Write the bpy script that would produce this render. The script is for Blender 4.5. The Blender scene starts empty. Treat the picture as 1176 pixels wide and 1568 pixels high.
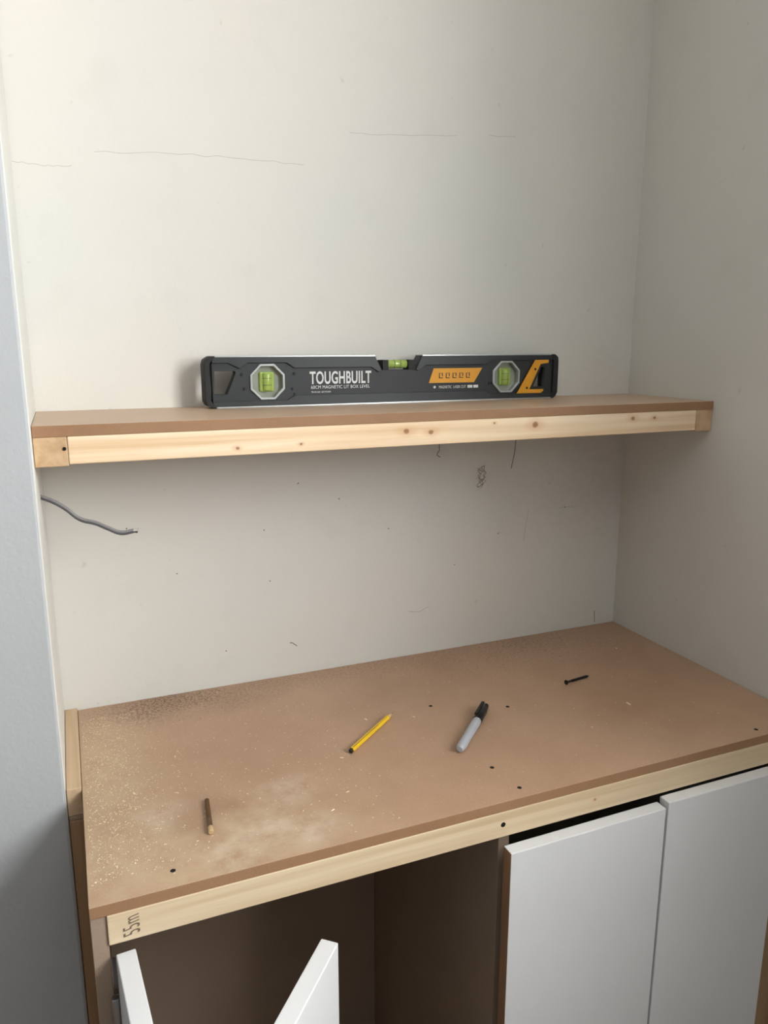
import bpy, bmesh, math, random
from mathutils import Vector, Matrix
random.seed(7)
sc=bpy.context.scene
sc.view_settings.view_transform='Standard'
sc.view_settings.look='None'
COL=bpy.context.collection
W=1.018; XL=-0.019; DC=0.237; D=0.464; HS=0.460; DS=0.2135
ZF=-0.80; ZC=1.66
def lin(r,g,b):
    f=lambda c:(c/255)/12.92 if c<=10 else ((c/255+0.055)/1.055)**2.4
    return (f(r),f(g),f(b),1)
# ---------------------------------------------------------------- node helpers
class NT:
    def __init__(s,name):
        s.m=bpy.data.materials.new(name); s.m.use_nodes=True
        s.t=s.m.node_tree; s.n=s.t.nodes; s.l=s.t.links
        s.b=s.n['Principled BSDF']; s.tc=s.n.new('ShaderNodeTexCoord')
        s.co=s.tc.outputs['Object']
    def val(s,sock,v):
        if hasattr(v,'is_output') : s.l.new(v,sock)
        else: sock.default_value=v
    def map(s,scale=(1,1,1),loc=(0,0,0),rot=(0,0,0),src=None):
        m=s.n.new('ShaderNodeMapping'); s.l.new(src or s.co,m.inputs[0])
        m.inputs['Scale'].default_value=scale; m.inputs['Location'].default_value=loc; m.inputs['Rotation'].default_value=rot
        return m.outputs[0]
    def noise(s,scale,detail=4,rough=.5,vec=None,dist=0):
        n=s.n.new('ShaderNodeTexNoise'); s.l.new(vec or s.co,n.inputs['Vector'])
        n.inputs['Scale'].default_value=scale; n.inputs['Detail'].default_value=detail; n.inputs['Roughness'].default_value=rough; n.inputs['Distortion'].default_value=dist
        return n.outputs[0]
    def ramp(s,fac,a,b,c0=(0,0,0,1),c1=(1,1,1,1)):
        r=s.n.new('ShaderNodeValToRGB'); s.l.new(fac,r.inputs[0])
        r.color_ramp.elements[0].position=a; r.color_ramp.elements[1].position=b
        r.color_ramp.elements[0].color=c0; r.color_ramp.elements[1].color=c1
        return r.outputs[0]
    def mix(s,fac,a,b,mode='MIX'):
        m=s.n.new('ShaderNodeMix'); m.data_type='RGBA'; m.blend_type=mode
        s.val(m.inputs[0],fac); s.val(m.inputs[6],a); s.val(m.inputs[7],b)
        return m.outputs[2]
    def math(s,op,a,b=0.0,clamp=False):
        m=s.n.new('ShaderNodeMath'); m.operation=op; m.use_clamp=clamp
        s.val(m.inputs[0],a); s.val(m.inputs[1],b)
        return m.outputs[0]
    def blob(s,p,r,scale=(1,1,1),soft=1.0,warp=None):
        """1 near p, fading to 0 at radius r (object space, metres)"""
        src=s.co
        if warp is not None:
            a=s.n.new('ShaderNodeVectorMath'); a.operation='ADD'; s.l.new(s.co,a.inputs[0]); s.l.new(warp,a.inputs[1]); src=a.outputs[0]
        sub=s.n.new('ShaderNodeVectorMath'); sub.operation='SUBTRACT'; s.l.new(src,sub.inputs[0]); sub.inputs[1].default_value=p
        mu=s.n.new('ShaderNodeVectorMath'); mu.operation='MULTIPLY'; s.l.new(sub.outputs[0],mu.inputs[0]); mu.inputs[1].default_value=scale
        le=s.n.new('ShaderNodeVectorMath'); le.operation='LENGTH'; s.l.new(mu.outputs[0],le.inputs[0])
        mr=s.n.new('ShaderNodeMapRange'); s.l.new(le.outputs['Value'],mr.inputs[0]); mr.interpolation_type='SMOOTHSTEP'
        mr.inputs[1].default_value=r*(1-soft); mr.inputs[2].default_value=r; mr.inputs[3].default_value=1; mr.inputs[4].default_value=0
        return mr.outputs[0]
    def bump(s,h,strength=.2,dist=.001):
        b=s.n.new('ShaderNodeBump'); b.inputs['Strength'].default_value=strength; b.inputs['Distance'].default_value=dist
        s.l.new(h,b.inputs['Height']); s.l.new(b.outputs[0],s.b.inputs['Normal'])
    def done(s,col,rough=.6,metal=0,spec=.5):
        s.val(s.b.inputs['Base Color'],col); s.val(s.b.inputs['Roughness'],rough); s.b.inputs['Metallic'].default_value=metal
        s.b.inputs['Specular IOR Level'].default_value=spec
        return s.m
def plain(name,col,rough=.5,metal=0,var=.06,scale=60,spec=.5):
    t=NT(name); n=t.noise(scale,3)
    dark=tuple(c*(1-var*2) for c in col[:3])+(1,)
    return t.done(t.mix(n,dark,tuple(min(1,c*(1+var)) for c in col[:3])+(1,)),rough,metal,spec)
def plaster(name,base,warm,bumpy=.25,scuffs=()):
    t=NT(name)
    n1=t.noise(2.2,3,.55); n2=t.noise(14,5,.6); n3=t.noise(180,4,.6)
    c=t.mix(t.ramp(n1,.35,.7),base,warm)
    c=t.mix(t.math('MULTIPLY',t.ramp(n2,.55,.8),.10),c,lin(172,164,154))
    sp=t.noise(55,2,.5); c=t.mix(t.math('MULTIPLY',t.ramp(sp,.72,.78),.20),c,lin(150,138,124))
    for (p,r,sx,sz,k) in scuffs:
        q=t.blob(p,r,(sx,0,sz),1); c=t.mix(t.math('MULTIPLY',t.math('MULTIPLY',q,t.ramp(t.noise(70,4,.7),.42,.66)),k),c,lin(130,118,106))
    h=t.math('ADD',t.math('MULTIPLY',n2,1.0),t.math('MULTIPLY',n3,.35))
    t.bump(h,bumpy,.002)
    return t.done(c,.85,0,.2)
def pine(name,axis,light,dark,knots=(),kscale=(1,1,1)):
    t=NT(name)
    sc_=[55,55,55]; sc_[axis]=1.6
    v=t.map(tuple(sc_))
    n=t.noise(1.0,4,.55,v,dist=.6)
    sc2=[420,420,420]; sc2[axis]=7
    n2=t.noise(1.0,3,.6,t.map(tuple(sc2)))
    c=t.mix(t.ramp(n,.38,.68),light,dark)
    c=t.mix(t.math('MULTIPLY',t.ramp(n2,.45,.75),.30),c,dark)
    wn=t.n.new('ShaderNodeTexNoise'); t.l.new(t.co,wn.inputs['Vector']); wn.inputs['Scale'].default_value=60
    ws=t.n.new('ShaderNodeVectorMath'); ws.operation='SCALE'; t.l.new(wn.outputs['Color'],ws.inputs[0]); ws.inputs['Scale'].default_value=.004
    for (p,r) in knots:
        q=tuple(a+.002 for a in p)
        b=t.blob(q,r*2.4,(.55,.0,1),1,ws.outputs[0]); c=t.mix(t.math('MULTIPLY',b,.5),c,lin(206,152,100))
        b=t.blob(q,r,(.9,.0,1),.55,ws.outputs[0]); c=t.mix(t.math('MULTIPLY',b,.75),c,lin(136,86,54))
    t.bump(n2,.15,.0006)
    return t.done(c,.6,0,.3)
def mdf(name,c0,c1,rough=.6,spec=.4):
    t=NT(name)
    a=t.noise(5,4,.6); b=t.noise(650,2,.6)
    c=t.mix(t.ramp(a,.3,.75),c0,c1)
    c=t.mix(t.math('MULTIPLY',t.ramp(b,.35,.8),.30),c,tuple(x*.6 for x in c0[:3])+(1,))
    t.bump(b,.08,.0005)
    return t.done(c,rough,0,spec)
# ---------------------------------------------------------------- mesh helpers
def obj(name,bm,mats,parent=None,bevel=0,smooth=False):
    bmesh.ops.recalc_face_normals(bm,faces=bm.faces)
    me=bpy.data.meshes.new(name); bm.to_mesh(me); bm.free()
    for m in (mats if isinstance(mats,(list,tuple)) else [mats]): me.materials.append(m)
    o=bpy.data.objects.new(name,me); COL.objects.link(o)
    if parent: o.parent=parent
    if smooth:
        for p in me.polygons: p.use_smooth=True
    if bevel:
        b=o.modifiers.new('bevel','BEVEL'); b.width=bevel; b.segments=2; b.limit_method='ANGLE'
    return o
def empty(name,loc=(0,0,0)):
    o=bpy.data.objects.new(name,None); COL.objects.link(o); o.empty_display_size=.05; return o
def addbox(bm,x0,x1,y0,y1,z0,z1,mi=0):
    vs=[bm.verts.new((x,y,z)) for x in(x0,x1) for y in(y0,y1) for z in(z0,z1)]
    fs=[(0,1,3,2),(4,6,7,5),(0,4,5,1),(2,3,7,6),(0,2,6,4),(1,5,7,3)]
    out=[]
    for f in fs:
        q=bm.faces.new([vs[i] for i in f]); q.material_index=mi; out.append(q)
    return out
def box(name,x0,x1,y0,y1,z0,z1,mat,parent=None,bevel=.0008):
    bm=bmesh.new(); addbox(bm,x0,x1,y0,y1,z0,z1); return obj(name,bm,mat,parent,bevel)
def prism(name,polys,yc,th,mats,parent=None,bevel=0):
    """flat plate in XZ made from an outline + hole outlines, thickness th centred at yc"""
    cu=bpy.data.curves.new(name+'_c','CURVE'); cu.dimensions='2D'; cu.fill_mode='BOTH'; cu.extrude=th/2
    for poly in polys:
        s=cu.splines.new('POLY'); s.points.add(len(poly)-1)
        for p,(x,z) in zip(s.points,poly): p.co=(x,z,0,1)
        s.use_cyclic_u=True
    tmp=bpy.data.objects.new('tmp',cu); COL.objects.link(tmp)
    bpy.context.view_layer.update()
    me=bpy.data.meshes.new_from_object(tmp.evaluated_get(bpy.context.evaluated_depsgraph_get()))
    bpy.data.objects.remove(tmp); 
    bm=bmesh.new(); bm.from_mesh(me)
    for v in bm.verts:
        x,y,z=v.co; v.co=(x,yc+z,y)
    bmesh.ops.remove_doubles(bm,verts=bm.verts,dist=1e-6)
    return obj(name,bm,mats,parent,bevel)
def text(name,body,x0,x1,z0,z1,y,mat,parent,offset=0,shear=0):
    cu=bpy.data.curves.new(name+'_t','FONT'); cu.body=body; cu.extrude=.02; cu.offset=offset; cu.shear=shear; cu.space_character=1.06
    tmp=bpy.data.objects.new('tmp',cu); COL.objects.link(tmp); bpy.context.view_layer.update()
    me=bpy.data.meshes.new_from_object(tmp.evaluated_get(bpy.context.evaluated_depsgraph_get())); bpy.data.objects.remove(tmp)
    bm=bmesh.new(); bm.from_mesh(me)
    xs=[v.co.x for v in bm.verts]; ys=[v.co.y for v in bm.verts]
    for v in bm.verts:
        a=(v.co.x-min(xs))/(max(xs)-min(xs)); b=(v.co.y-min(ys))/(max(ys)-min(ys))
        v.co=(x0+a*(x1-x0), y+(.0001 if v.co.z>0 else -.0002), z0+b*(z1-z0))
    return obj(name,bm,mat,parent)
def lathe(bm,prof,p0,d,seg=20,mi=0):
    """prof: list of (dist along axis, radius[,mat])"""
    d=Vector(d).normalized(); up=Vector((0,0,1)) if abs(d.z)<.9 else Vector((1,0,0))
    a=d.cross(up).normalized(); b=d.cross(a); p0=Vector(p0); prev=None
    for k,pr in enumerate(prof):
        t,r=pr[0],pr[1]; m=pr[2] if len(pr)>2 else mi
        c=p0+d*t
        ring=[bm.verts.new(c+a*math.cos(2*math.pi*i/seg)*r+b*math.sin(2*math.pi*i/seg)*r) for i in range(seg)]
        if prev is None: f=bm.faces.new(ring); f.material_index=m
        else:
            for i in range(seg):
                f=bm.faces.new((prev[i],prev[(i+1)%seg],ring[(i+1)%seg],ring[i])); f.material_index=m; f.smooth=True
        prev=ring
    f=bm.faces.new(prev); f.material_index=m
def tube(name,pts,r,mat,parent=None,flat=1.0,bez=True):
    cu=bpy.data.curves.new(name,'CURVE'); cu.dimensions='3D'; cu.bevel_depth=r; cu.bevel_resolution=3; cu.use_fill_caps=True
    s=cu.splines.new('BEZIER' if bez else 'POLY')
    if bez:
        s.bezier_points.add(len(pts)-1)
        for p,q in zip(s.bezier_points,pts): p.co=q; p.handle_left_type=p.handle_right_type='AUTO'
    else:
        s.points.add(len(pts)-1)
        for p,q in zip(s.points,pts): p.co=tuple(q)+(1,)
    tmp=bpy.data.objects.new('tmp',cu); COL.objects.link(tmp); bpy.context.view_layer.update()
    me=bpy.data.meshes.new_from_object(tmp.evaluated_get(bpy.context.evaluated_depsgraph_get())); bpy.data.objects.remove(tmp)
    bm=bmesh.new(); bm.from_mesh(me)
    return obj(name,bm,mat,parent,smooth=True)
# ---------------------------------------------------------------- materials
M_wall=plaster('off_white_plaster',lin(214,215,210),lin(220,216,209),.22,
   [((.702,0,.318),.030,1.2,.8,.35),((.62,0,.375),.03,1,.8,.15),((.80,0,.25),.12,.6,1,.06),((.93,0,.30),.14,1,.6,.07),((.95,0,.52),.06,1,.8,.10)])
M_wallr=plaster('off_white_plaster_side',lin(210,211,206),lin(212,209,202),.22)
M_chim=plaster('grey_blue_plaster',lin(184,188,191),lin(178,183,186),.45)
M_ceil=plaster('ceiling_paint',lin(225,225,222),lin(228,226,222))
M_floor=mdf('floor_boards',lin(120,100,80),lin(140,116,94))
M_mdf=mdf('mdf_face',lin(188,160,134),lin(202,174,148),.42,.55)
M_mdfedge=mdf('mdf_cut_edge',lin(150,114,84),lin(168,130,98))
M_mdfin=mdf('mdf_interior',lin(158,138,120),lin(166,146,128))
knots=[((.458,-DS,.434),.0050),((.497,-DS,.431),.0045),((.670,-DS,.435),.0058),((.853,-DS,.437),.0042),((.896,-DS,.437),.0032),((.220,-DS,.422),.0026),((.305,-DS,.424),.0020),((.60,-DS,.440),.0018)]
M_pine=pine('pine_batten',0,lin(246,226,196),lin(226,194,154),knots)
M_pineC=pine('pine_worktop_batten',0,lin(226,208,178),lin(206,182,146),[((.62,-D,-.030),.002)])
M_pineY=pine('pine_side',1,lin(210,186,156),lin(188,158,124))
M_pineZ=pine('pine_upright',2,lin(172,140,106),lin(146,114,82))
M_paint=plain('door_white_paint',lin(220,222,224),.42,0,.02,8)
M_black=plain('black_hole',lin(12,10,9),.9)
# worktop with dust
t=NT('mdf_dusty_worktop')
a=t.noise(4,5,.6); b=t.noise(600,2,.6); mid=t.noise(28,5,.65)
c=t.mix(t.ramp(a,.3,.72),lin(176,143,116),lin(194,162,135))
c=t.mix(t.math('MULTIPLY',t.ramp(b,.35,.8),.30),c,lin(124,94,72))
wn=t.n.new('ShaderNodeTexNoise'); t.l.new(t.co,wn.inputs['Vector']); wn.inputs['Scale'].default_value=14; wn.inputs['Detail'].default_value=5
ws=t.n.new('ShaderNodeVectorMath'); ws.operation='SCALE'; t.l.new(wn.outputs['Color'],ws.inputs[0]); ws.inputs['Scale'].default_value=.09
wp=ws.outputs[0]; o45=.045
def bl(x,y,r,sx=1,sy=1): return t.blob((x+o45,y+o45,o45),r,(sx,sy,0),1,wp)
m1=t.math('MULTIPLY',t.math('ADD',bl(.02,-.20,.17,1.4,.7),bl(.10,-.42,.24,.7,1.6),True),t.ramp(mid,.25,.62),True)
c=t.mix(t.math('MULTIPLY',m1,.50),c,lin(210,192,158))
m2=bl(.235,-.335,.05)
for (x,y,r) in [(.20,-.41,.055),(.26,-.425,.045),(.09,-.335,.04),(.15,-.43,.045)]: m2=t.math('ADD',m2,bl(x,y,r),True)
c=t.mix(t.math('MULTIPLY',t.math('MULTIPLY',m2,t.ramp(mid,.35,.6)),.46),c,lin(224,212,194))
c=t.mix(t.math('MULTIPLY',bl(.135,-.345,.06,1,.9),.55),c,lin(150,117,92))
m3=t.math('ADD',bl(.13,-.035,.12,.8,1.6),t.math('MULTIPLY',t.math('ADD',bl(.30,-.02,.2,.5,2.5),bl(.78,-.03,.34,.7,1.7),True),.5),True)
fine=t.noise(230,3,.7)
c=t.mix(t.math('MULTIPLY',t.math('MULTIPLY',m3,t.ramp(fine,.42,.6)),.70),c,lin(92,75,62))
speck=t.math('MULTIPLY',t.ramp(t.noise(330,2,.5),.66,.72),t.ramp(a,.35,.6))
c=t.mix(t.math('MULTIPLY',speck,.6),c,lin(222,202,168))
t.bump(fine,.10,.0006)
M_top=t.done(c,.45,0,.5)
# ---------------------------------------------------------------- room shell
RX1=W+.16
WY0,WY1,WZ0,WZ1=-2.05,-1.05,.45,1.45
bm=bmesh.new(); addbox(bm,-1.4,RX1,0,.12,ZF,ZC); wall_back=obj('wall_back',bm,M_wall)
bm=bmesh.new()
addbox(bm,W,RX1,WY1,0,ZF,ZC); addbox(bm,W,RX1,-3.0,WY0,ZF,ZC); addbox(bm,W,RX1,WY0,WY1,ZF,WZ0); addbox(bm,W,RX1,WY0,WY1,WZ1,ZC)
wall_right=obj('wall_right',bm,M_wallr)
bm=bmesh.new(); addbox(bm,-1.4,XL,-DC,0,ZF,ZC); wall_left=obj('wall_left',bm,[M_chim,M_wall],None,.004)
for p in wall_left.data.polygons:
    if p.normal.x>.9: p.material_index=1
bm=bmesh.new(); addbox(bm,-1.4,RX1,-3.0,.12,ZF-.1,ZF); obj('floor',bm,M_floor)
bm=bmesh.new(); addbox(bm,-1.4,RX1,-3.0,.12,ZC,ZC+.1); obj('ceiling',bm,M_ceil)
M_upvc=plain('window_white_frame',lin(235,236,236),.35,0,.01)
bm=bmesh.new(); fx0,fx1=W+.07,W+.12
for (y0,y1,z0,z1) in [(WY0,WY1,WZ0,WZ0+.05),(WY0,WY1,WZ1-.05,WZ1),(WY0,WY0+.05,WZ0,WZ1),(WY1-.05,WY1,WZ0,WZ1),((WY0+WY1)/2-.025,(WY0+WY1)/2+.025,WZ0,WZ1)]:
    addbox(bm,fx0,fx1,y0,y1,z0,z1)
obj('window_1',bm,M_upvc,None,.003)
# wall marks
M_crack=plain('hairline_crack',lin(186,182,174),.9); M_pencilmark=plain('graphite_mark',lin(116,110,102),.8); M_note=plain('graphite_note',lin(120,104,88),.8)
def mark(nm,pts,r,mat=M_crack,jit=.0015,n=6,par=wall_back,y=0):
    out=[]
    for i in range(len(pts)-1):
        for k in range(n):
            f=k/n; x=pts[i][0]*(1-f)+pts[i+1][0]*f; z=pts[i][1]*(1-f)+pts[i+1][1]*f
            out.append((x,y,z+random.uniform(-jit,jit)))
    out.append((pts[-1][0],y,pts[-1][1]))
    return tube(nm,out,r,mat,par,bez=False)
mark('crack_1',[(-.018,.789),(.02,.787),(.055,.789)],.00032)
mark('crack_2',[(.085,.809),(.18,.815),(.29,.818),(.382,.816)],.00032)
mark('crack_3',[(.455,.868),(.52,.871),(.64,.881)],.00032)
mark('crack_4',[(.70,.886),(.75,.889)],.0003)
mark('mark_1',[(.616,.400),(.617,.372),(.612,.364),(.619,.360)],.0007,M_pencilmark,.001,3)
mark('mark_2',[(.773,.40),(.770,.36),(.764,.331)],.0007,M_pencilmark,.001,3)
M_scrib=plain('scribble_graphite',lin(150,142,132),.9)
for k in range(4):
    pts=[(.702+random.uniform(-.010,.010),.338-.0045*i+random.uniform(-.003,.003)) for i in range(9)]
    mark('scribble_%d'%k,pts,.0006,M_scrib,.001,2)
mark('mark_3',[(.970,.029),(.972,.004)],.0006,M_pencilmark,.0003,3)
mark('mark_4',[(.560,.083),(.579,.080),(.600,.087)],.0005,M_crack,.001,3)
mark('mark_5',[(.340,.058),(.347,.055),(.352,.050)],.0007,M_pencilmark,.001,3)
for i,(x,z) in enumerate([(.231,.06),(.301,.258),(.308,.17),(.885,.248),(.16,.20),(.20,.385),(.43,.30),(.65,.16),(.74,.21),(.36,.33),(.52,.24),(.09,.28)]):
    mark('fleck_%d'%i,[(x,z),(x+.002,z+.001)],.0008,M_pencilmark,.001,2)
mark('crack_5',[(.87,.248),(.885,.249),(.905,.247)],.0004)
mark('crack_6',[(.805,.25),(.80,.22),(.797,.19)],.0004)
# ---------------------------------------------------------------- shelf
sh=empty('wall_shelf')
o=box('mdf_board',XL+.0005,W-.0005,-DS,-.0005,HS-.0135,HS,[M_mdf],sh,.0006)
o.data.materials.append(M_mdfedge)
for p in o.data.polygons:
    if p.normal.y<-.9: p.material_index=1
box('front_batten',.019,.983,-DS+.0005,-DS+.022,.413,HS-.0136,M_pine,sh,.0012)
M_end=pine('pine_end_grain',1,lin(210,180,144),lin(188,154,118))
box('side_batten_near',XL+.0005,.0185,-DS+.001,-.0005,.411,HS-.0136,M_end,sh,.001)
box('side_batten_far',.9835,W-.0005,-DS+.001,-.0005,.411,HS-.0136,M_end,sh,.001)
box('rear_batten',.019,.983,-.022,-.0005,.413,HS-.0136,M_pineC,sh,.001)
bm=bmesh.new(); lathe(bm,[(0,.0022),(.001,.0022)],(.015,-DS+.0012,.432),(0,-1,0),10); obj('screw_head',bm,M_black,sh)
# ---------------------------------------------------------------- worktop + cabinet carcass
wt=empty('worktop'); cab=empty('base_cabinet')
TH=.0135
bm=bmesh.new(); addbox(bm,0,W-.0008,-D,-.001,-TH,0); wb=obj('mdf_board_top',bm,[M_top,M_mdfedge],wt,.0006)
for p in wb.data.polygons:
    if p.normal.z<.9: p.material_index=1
box('front_batten_worktop',.016,W-.0008,-D-.0005,-D+.02,-TH-.035,-TH-.0001,M_pineC,cab,.001)
box('scribe_batten',XL+.0005,-.0006,-DC+.001,-.001,-.034,.004,M_pineY,None,.001)
bm=bmesh.new()
for (x,y) in [(.086,-.437),(.516,-.444),(.508,-.389),(.510,-.197),(.919,-.447),(.62,-.245)]:
    lathe(bm,[(0,.0032),(.0004,.0026)],(x,y,-.0001),(0,0,1),12)
obj('screw_holes',bm,M_black,wt)
bm=bmesh.new(); lathe(bm,[(0,.0036),(.0006,.0030)],(.481,-D-.0003,-.031),(0,-1,0),12); obj('batten_screw_hole',bm,M_black,cab)
text('pencilled_note','55m',-.0,.012,-.042,-.020,-D-.0008,M_note,cab,-.006)
nt=bpy.data.objects['pencilled_note']
for v in nt.data.vertices:
    x,z=v.co.x-.006,v.co.z+.031
    v.co.x=.039-z*.75; v.co.z=-.031+x*1.8-z*.15
box('side_panel',.0,.016,-D+.002,-.06,ZF,-TH-.0002,M_mdfin,cab)
box('filler_post',XL+.001,-.0006,-DC-.002,-DC+.02,ZF,-.040,M_pineZ,cab,.001)
box('filler_block',XL+.001,-.0006,-DC+.0,-.05,-.0395,-.0345,M_mdfin,cab,.0005)
box('divider_panel',.489,.505,-D+.022,-.004,ZF,-TH-.0002,M_mdfin,cab)
box('back_panel',.0165,.4885,-.012,-.003,ZF,-TH-.0002,M_mdfin,cab)
box('right_post',.947,W-.001,-D+.001,-D+.020,ZF,-TH-.036,M_pineZ,cab)
# ---------------------------------------------------------------- doors
def door_board(bm,p0,p1,th,z0,z1):
    p0=Vector((p0[0],p0[1],0)); p1=Vector((p1[0],p1[1],0)); d=(p1-p0).normalized(); n=Vector((-d.y,d.x,0))*th/2
    q=[p0-n,p1-n,p1+n,p0+n]
    lo=[bm.verts.new((v.x,v.y,z0)) for v in q]; hi=[bm.verts.new((v.x,v.y,z1)) for v in q]
    bm.faces.new(lo); bm.faces.new(hi)
    for i in range(4):
        f=bm.faces.new((lo[i],lo[(i+1)%4],hi[(i+1)%4],hi[i]))
        if i==3: f.material_index=1
ZD=ZF+.05
dt=.018; dy=-D-.0015-dt/2
bm=bmesh.new(); door_board(bm,(.480,dy-.003),(.7235,dy-.001),dt,ZD,-.0575); obj('cabinet_door',bm,[M_paint,M_mdfedge],None,.0012)
bm=bmesh.new(); door_board(bm,(.7275,dy-.001),(.944,dy-.001),dt,ZD,-.0505); obj('cabinet_door.001',bm,[M_paint,M_paint],None,.0012)
bf=empty('bifold_cabinet_door')
bm=bmesh.new(); door_board(bm,(.0315,-.4665),(.0475,-.702),.0195,ZD,-.058); obj('leaf_hinged',bm,[M_paint,M_paint],bf,.0012)
bm=bmesh.new(); door_board(bm,(.2305,-.533),(.078,-.706),.0195,ZD,-.058); obj('leaf_folding',bm,[M_paint,M_paint],bf,.0012)
M_steel=plain('hinge_steel',lin(170,172,174),.3,.9,.03)
bm=bmesh.new()
for zc in(-.135,-.62):
    addbox(bm,.0165,.0215,-.460,-.405,zc-.022,zc+.022); addbox(bm,.0165,.0215,-.4655,-.455,zc-.010,zc+.010)
    lathe(bm,[(0,.004),(.05,.004)],(.0175,-.4665,zc-.025),(0,0,1),14)
obj('hinges',bm,M_steel,bf,.0008)
# ---------------------------------------------------------------- spirit level
lv=empty('spirit_level')
X0,X1=.2095,.8195; Z0=HS+.0004; H=.0752; Z1=Z0+H; YF=-.0514; T=.027; YC=YF+T/2
M_body=plain('level_charcoal',lin(40,45,48),.42,.15,.08,90); M_face=plain('level_recess_face',lin(34,39,42),.5,.1,.06,60)
M_alu=plain('level_bare_aluminium',lin(186,190,192),.3,.9,.04); M_rub=plain('level_rubber_cap',lin(22,23,25),.65,0,.08)
M_yel=plain('level_yellow_paint',lin(226,160,34),.45,0,.05); M_wht=NT('level_white_print')
_n=M_wht.noise(260,3,.7); M_wht=M_wht.done(M_wht.mix(M_wht.ramp(_n,.64,.70),lin(215,218,218),lin(60,64,68)),.5)
M_vsil=plain('vial_bezel_silver',lin(170,176,176),.35,.5,.05)
t=NT('vial_green_acrylic'); t.b.inputs['Transmission Weight'].default_value=.25; M_green=t.done(t.mix(t.noise(20,1),lin(160,192,90),lin(190,210,120)),.12)
t=NT('vial_bezel_clear'); M_clear=t.done(t.mix(t.noise(30,1),lin(130,136,124),lin(160,166,152)),.15)
def octo(cx,cz,r,k=.41): 
    a=r*k; return [(cx-a,cz-r),(cx+a,cz-r),(cx+r,cz-a),(cx+r,cz+a),(cx+a,cz+r),(cx-a,cz+r),(cx-r,cz+a),(cx-r,cz-a)]
VL=(.3035,.4975); VR=(.7165,.4985)
outer=[(X0+.012,Z0+.001),(X1-.010,Z0+.001),(X1-.010,Z1-.001),(.558,Z1-.001),(.548,.5125),(.489,.5125),(.477,Z1-.001),(X0+.012,Z1-.001)]
handL=[(.2235,.480),(.2430,.480),(.2560,.510),(.2560,.514),(.2250,.514)]
handR=[(.7715,.480),(.7945,.480),(.7945,.514),(.7870,.514)]
prism('web_core',[outer,handL,handR,octo(*VL,.0245),octo(*VR,.0245)],YC,T-.006,[M_face],lv)
def rails(tag,yc):
    th=.003
    top1=[(X0+.012,Z1),(.476,Z1),(.488,.5115),(.483,.5095),(.470,.5175),(.345,.5175),(.333,.5255),(.274,.5255),(.262,.5175),(.245,.5255),(X0+.012,.5255)]
    top2=[(.559,Z1),(X1-.010,Z1),(X1-.010,.5265),(.758,.5265),(.747,.5265),(.688,.5265),(.676,.5195),(.565,.5195),(.552,.5105),(.547,.5125)]
    bot=[(X0+.012,Z0),(X1-.010,Z0),(X1-.010,.4695),(.745,.4695),(.688,.4695),(.676,.4765),(.345,.4765),(.333,.4695),(.274,.4695),(X0+.012,.4695)]
    for i,pl in enumerate((top1,top2,bot)): prism('rail_%s_%d'%(tag,i),[pl],yc,th,[M_body],lv,.0006)
rails('front',YF+.0015); rails('rear',YF+T-.0015)
box('top_strip_near',.226,.4765,YF-.0003,YF+T,Z1-.0016,Z1+.0004,M_alu,lv,.0003)
box('top_strip_far',.5585,.8085,YF-.0003,YF+T,Z1-.0016,Z1+.0004,M_alu,lv,.0003)
box('base_strip',.226,.8085,YF-.0003,YF+T,Z0-.0003,Z0+.0018,M_alu,lv,.0003)
capL=[(X0,Z0+.010),(X0+.003,Z0+.004),(X0+.012,Z0),(.226,Z0),(.2175,Z0+.012),(.2175,Z1-.012),(.226,Z1),(X0+.010,Z1),(X0+.002,Z1-.005),(X0,Z1-.012)]
capR=[(X1,Z0+.010),(X1-.003,Z0+.004),(X1-.008,Z0),(.8065,Z0),(.8095,Z0+.012),(.8095,Z1-.012),(.8045,Z1),(X1-.007,Z1),(X1-.001,Z1-.005),(X1,Z1-.012)]
prism('end_cap_near',[capL],YC,T+.003,[M_rub],lv,.0015); prism('end_cap_far',[capR],YC,T+.003,[M_rub],lv,.0012)
for i,(cx,cz) in enumerate((VL,VR)):
    prism('vial_bezel_%d'%i,[octo(cx,cz,.0265),octo(cx,cz,.0230)],YC,T-.001,[M_vsil],lv,.0008)
    prism('vial_window_%d'%i,[octo(cx,cz,.0235)],YC,.008,[M_clear],lv,.0006)
    bm=bmesh.new(); addbox(bm,cx-.0115,cx+.0115,YC-.008,YC+.008,cz-.0150,cz+.0150); obj('vial_block_%d'%i,bm,M_green,lv,.003)
    bm=bmesh.new(); lathe(bm,[(0,.0068),(.002,.0076),(.024,.0076),(.026,.0068)],(cx,YC-.005,cz-.013),(0,0,1),20); obj('vial_tube_%d'%i,bm,M_green,lv)
    bm=bmesh.new()
    for zz in (cz-.005,cz+.005): lathe(bm,[(0,.0079),(.0005,.0079)],(cx,YC-.005,zz),(0,0,1),20)
    obj('vial_lines_%d'%i,bm,M_rub,lv)
bm=bmesh.new(); lathe(bm,[(0,.0060),(.001,.0066),(.033,.0066),(.034,.0060)],(.5005,YC-.002,.5215),(1,0,0),20); obj('centre_vial',bm,M_green,lv)
bm=bmesh.new()
for xx in(.512,.5225): lathe(bm,[(0,.0069),(.0008,.0069)],(xx,YC-.002,.5215),(1,0,0),20)
addbox(bm,.490,.500,YF+.002,YF+T-.002,.5125,.528); addbox(bm,.535,.547,YF+.002,YF+T-.002,.5125,.528)
obj('centre_vial_mount',bm,M_rub,lv,.0005)
yf=YF+.0026
text('brand_lettering','TOUGHBUILT',.3695,.4705,.4925,.5120,yf,M_wht,lv,.022)
text('size_lettering','60CM MAGNETIC LIT BOX LEVEL',.3715,.4680,.4855,.4905,yf,M_wht,lv,.0)
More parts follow.
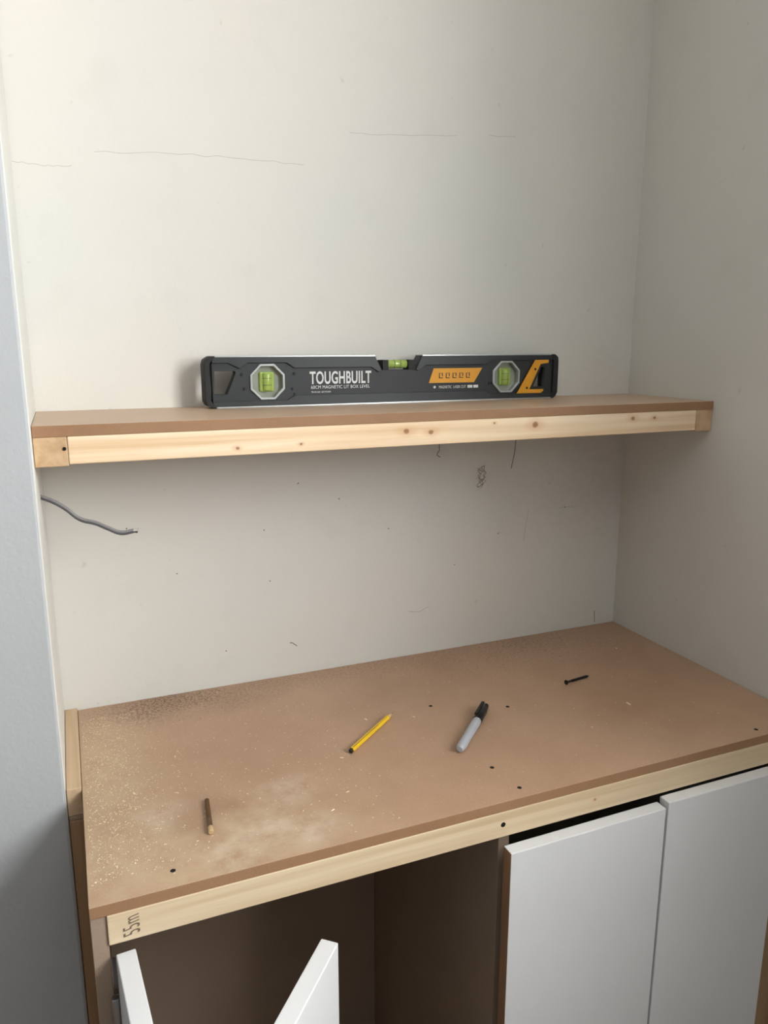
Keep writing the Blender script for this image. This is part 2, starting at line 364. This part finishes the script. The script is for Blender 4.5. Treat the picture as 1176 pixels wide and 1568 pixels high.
text('part_lettering','TB-H2-L60  60CM/24IN',.3715,.4030,.4795,.4820,yf,M_wht,lv,0)
prism('yellow_label',[[(.5715,.4905),(.655,.4905),(.6700,.5140),(.5800,.5140)]],yf,.0008,[M_yel],lv)
bm=bmesh.new()
for k in range(5):
    x=.5895+k*.0125; addbox(bm,x,x+.0075,yf-.0006,yf,.4980,.4992); addbox(bm,x,x+.0016,yf-.0006,yf,.4980,.5065); addbox(bm,x+.0055,x+.0071,yf-.0006,yf,.5010,.5065); addbox(bm,x+.0027,x+.0045,yf-.0006,yf,.5053,.5065)
obj('label_symbols',bm,M_face,lv)
text('warning_lettering','MAGNETIC  LASER CUT',.590,.640,.4815,.4860,yf,M_wht,lv,0)
bm=bmesh.new(); lathe(bm,[(0,.0022),(.0003,.0022)],(.582,yf,.4838),(0,-1,0),16); addbox(bm,.643,.652,yf-.0003,yf,.4815,.4862); addbox(bm,.654,.663,yf-.0003,yf,.4815,.4862); obj('print_badges',bm,M_wht,lv)
prism('yellow_chevron',[[(.737,.4700),(.7855,.4700),(.7905,.4735),(.7905,.4765),(.7620,.4765),(.7830,.5190),(.7990,.5210),(.7990,.5260),(.7720,.5260)]],YF-.0001,.0012,[M_yel],lv)
bm=bmesh.new()
for (x,z) in [(.265,.5085),(.345,.509),(.6845,.4885),(.6905,.4885),(.268,.488),(.342,.486),(.345,.478),(.7725,.5105),(.757,.479)]: lathe(bm,[(0,.0022),(.001,.0018)],(x,yf if x<.75 else YF-.0003,z),(0,-1,0),12)
obj('rivets',bm,M_rub,lv)
# ---------------------------------------------------------------- loose items
M_py=plain('pencil_yellow_lacquer',lin(232,190,40),.35,0,.06); M_pw=plain('pencil_wood',lin(214,176,124),.7); M_pb=plain('pencil_dark',lin(46,38,30),.5)
a=Vector((.345,-.284,.0040)); b=Vector((.443,-.203,.0040)); d=(b-a); L=d.length
pe=empty('pencil')
bm=bmesh.new(); lathe(bm,[(0,.0033,1),(.003,.0039,1),(.0031,.0039,1),(.0035,.0039,0),(L-.017,.0039,0),(L-.0165,.0038,0)],a,d,6); 
for f in bm.faces: f.smooth=False
obj('barrel',bm,[M_py,M_pb],pe)
bm=bmesh.new(); lathe(bm,[(0,.0038),(.013,.0011)],a+d.normalized()*(L-.0165),d,12); obj('sharpened_cone',bm,M_pw,pe)
bm=bmesh.new(); lathe(bm,[(0,.0011),(.0035,.0002)],a+d.normalized()*(L-.0035),d,8); obj('lead',bm,M_pb,pe)
n=d.cross(Vector((0,0,1))).normalized()
bm=bmesh.new()
p=a+d.normalized()*.006; q=a+d.normalized()*(L*.62)
for (s0,z0,s1,z1) in ((.0008,.0037,.0026,.0022),):
    vs=[p+n*s0+Vector((0,0,z0)),q+n*s0+Vector((0,0,z0)),q+n*s1+Vector((0,0,z1)),p+n*s1+Vector((0,0,z1))]
    bm.faces.new([bm.verts.new(v) for v in vs])
obj('black_stripe',bm,M_pb,pe)
mk=empty('marker_pen')
M_mb=plain('marker_grey_barrel',lin(172,176,184),.35,0,.03); M_mc=plain('marker_black_cap',lin(24,24,26),.3,0,.03)
a=Vector((.484,-.342,.0070)); b=Vector((.584,-.241,.0070)); d=b-a; L=d.length; dn=d.normalized()
bm=bmesh.new(); lathe(bm,[(0,.0035,0),(.001,.0048,0),(.004,.0058,0),(.012,.0065,0),(L*.58,.0068,0),(L*.66,.0062,0)],a,d,24); obj('barrel_marker',bm,[M_mb],mk)
bm=bmesh.new(); lathe(bm,[(L*.62,.0066),(L*.625,.0070),(L*.86,.0066),(L*.87,.0056),(L-.004,.0048),(L,.0040)],a,d,24)
n=d.cross(Vector((0,0,1))).normalized()
c0=a+dn*(L*.68)+Vector((0,0,.0055))-n*.004; c1=a+dn*(L*.97)+Vector((0,0,.0060))-n*.004
w=n*.0022; h=.0022
v=[bm.verts.new(x) for x in (c0-w,c0+w,c1+w,c1-w,c0-w+Vector((0,0,h)),c0+w+Vector((0,0,h)),c1+w+Vector((0,0,h)),c1-w+Vector((0,0,h)))]
for f in ((0,1,2,3),(4,5,6,7),(0,1,5,4),(1,2,6,5),(2,3,7,6),(3,0,4,7)): bm.faces.new([v[i] for i in f])
obj('cap_with_clip',bm,M_mc,mk)
M_scr=plain('black_phosphate_steel',lin(34,32,31),.4,.5,.1)
a=Vector((.751,-.214,.0042)); b=Vector((.806,-.203,.0022)); d=b-a; L=d.length
bm=bmesh.new(); prof=[(0,.0040),(.0008,.0041),(.0035,.0020),(.012,.0018)]
x=.012
while x<L-.006: prof+=[(x,.0015),(x+.0007,.0023),(x+.0014,.0015)]; x+=.0022
prof+=[(L-.003,.0011),(L,.0002)]
lathe(bm,prof,a,d,14); obj('screw',bm,M_scr)
M_db=plain('bronze_drill_steel',lin(120,88,56),.35,.6,.1); M_dt=plain('drill_shank_pale',lin(206,178,132),.4,.2,.05)
a=Vector((.142,-.322,.0034)); b=Vector((.135,-.391,.0034)); d=b-a; L=d.length
bm=bmesh.new(); prof=[(0,.0006,1),(.002,.0028,1)]
x=.004
while x<L*.6: prof+=[(x,.0028,0),(x+.0022,.0021,0)]; x+=.0040
prof+=[(L*.62,.0029,0),(L-.010,.0029,0),(L-.009,.0031,1),(L-.001,.0031,1),(L,.0026,1)]
lathe(bm,prof,a,d,14); obj('drill_bit',bm,[M_db,M_dt])
cb=empty('electrical_cable')
M_cab=plain('cable_grey_sheath',lin(84,85,88),.45,0,.06); M_cu=plain('cable_white_cores',lin(214,210,204),.4,0,.03)
P=[(-.0195,-.120,.3585),(-.006,-.121,.352),(.009,-.122,.3415),(.026,-.124,.326),(.046,-.126,.3185),(.060,-.128,.311),(.076,-.129,.3035),(.092,-.130,.305)]
tube('sheath_a',P,.0021,M_cab,cb); tube('sheath_b',[(x,y,z+.0024) for x,y,z in P],.0018,plain('cable_light_sheath',lin(140,140,142),.45),cb)
tube('cores',[(.091,-.130,.3065),(.096,-.131,.307),(.099,-.132,.3085)],.0016,M_cu,cb)
tube('core_tip',[(.091,-.130,.305),(.097,-.131,.3040)],.0012,M_pb,cb)
# sawdust
M_dust=plain('sawdust_pale',lin(236,220,186),.8,0,.05); M_dd=plain('plaster_crumbs_dark',lin(100,84,70),.9)
bm=bmesh.new()
def flake(x,y,s,mi,z=0.0004):
    if not(.003<x<W-.004 and -D+.003<y<-.004): return
    a=random.random()*6.28; el=random.uniform(.4,1.0)
    u=Vector((math.cos(a),math.sin(a),random.uniform(-.15,.15)))*s; w=Vector((-math.sin(a),math.cos(a),random.uniform(-.15,.15)))*s*el*.5
    c=Vector((x,y,z+s*.12)); top=Vector((0,0,s*.35))
    v=[bm.verts.new(q) for q in (c-u-w,c+u-w*.6,c+u*.8+w,c-u*.7+w)]; tp=bm.verts.new(c+top)
    f=bm.faces.new(v); f.material_index=mi
    for i in range(4):
        f=bm.faces.new((v[i],v[(i+1)%4],tp)); f.material_index=mi
for _ in range(1900):
    flake(abs(random.gauss(0,.05))+.004,-random.uniform(.04,.43),random.choice([.0006,.0008,.0010,.0014]),0)
for _ in range(420): flake(random.uniform(0,.35),-random.uniform(.1,.45),random.choice([.0006,.0009,.0014]),0)
for _ in range(300): flake(random.uniform(.2,1.0),-random.uniform(.02,.4),random.choice([.0005,.0008,.0012]),0)
for _ in range(700): flake(random.gauss(.14,.05),-abs(random.gauss(.02,.03)),random.choice([.0005,.0007,.001]),1)
for _ in range(420): flake(random.uniform(.05,1.0),-abs(random.gauss(.005,.012)),random.choice([.0005,.0008]),1)
for _ in range(260): flake(random.gauss(.80,.09),-abs(random.gauss(.05,.04)),random.choice([.0005,.0008,.0012]),1)
for (x,y,s) in [(.80,-.31,.0045),(.40,-.20,.003),(.47,-.22,.0028),(.31,-.37,.003),(.33,-.29,.003),(.28,-.40,.0035),(.12,-.20,.003),(.06,-.27,.003),(.70,-.35,.002),(.93,-.12,.003),(.20,-.30,.0022),(.11,-.29,.003)]: flake(x,y,s,0)
obj('sawdust',bm,[M_dust,M_dd])
# ---------------------------------------------------------------- light
wd=bpy.data.worlds.new('overcast'); sc.world=wd; wd.use_nodes=True
bg=wd.node_tree.nodes['Background']; bg.inputs[0].default_value=(.97,.98,1,1); bg.inputs[1].default_value=.25
ld=bpy.data.lights.new('window_daylight','AREA'); ld.shape='RECTANGLE'; ld.size=WZ1-WZ0; ld.size_y=WY1-WY0; ld.energy=86; ld.color=(1,.995,.98)
lo=bpy.data.objects.new('window_daylight',ld); COL.objects.link(lo)
lo.location=(W+.19,(WY0+WY1)/2,(WZ0+WZ1)/2); lo.rotation_euler=(0,math.radians(90),0)
# ---------------------------------------------------------------- camera
cd=bpy.data.cameras.new('camera'); co=bpy.data.objects.new('camera',cd); COL.objects.link(co); sc.camera=co
cd.sensor_fit='VERTICAL'; cd.sensor_height=36; cd.lens=1177.15/1568*36; cd.clip_start=.01
co.location=(.0186,-1.1937,.5545); co.rotation_euler=(math.pi/2-.2165,0,-.3924)
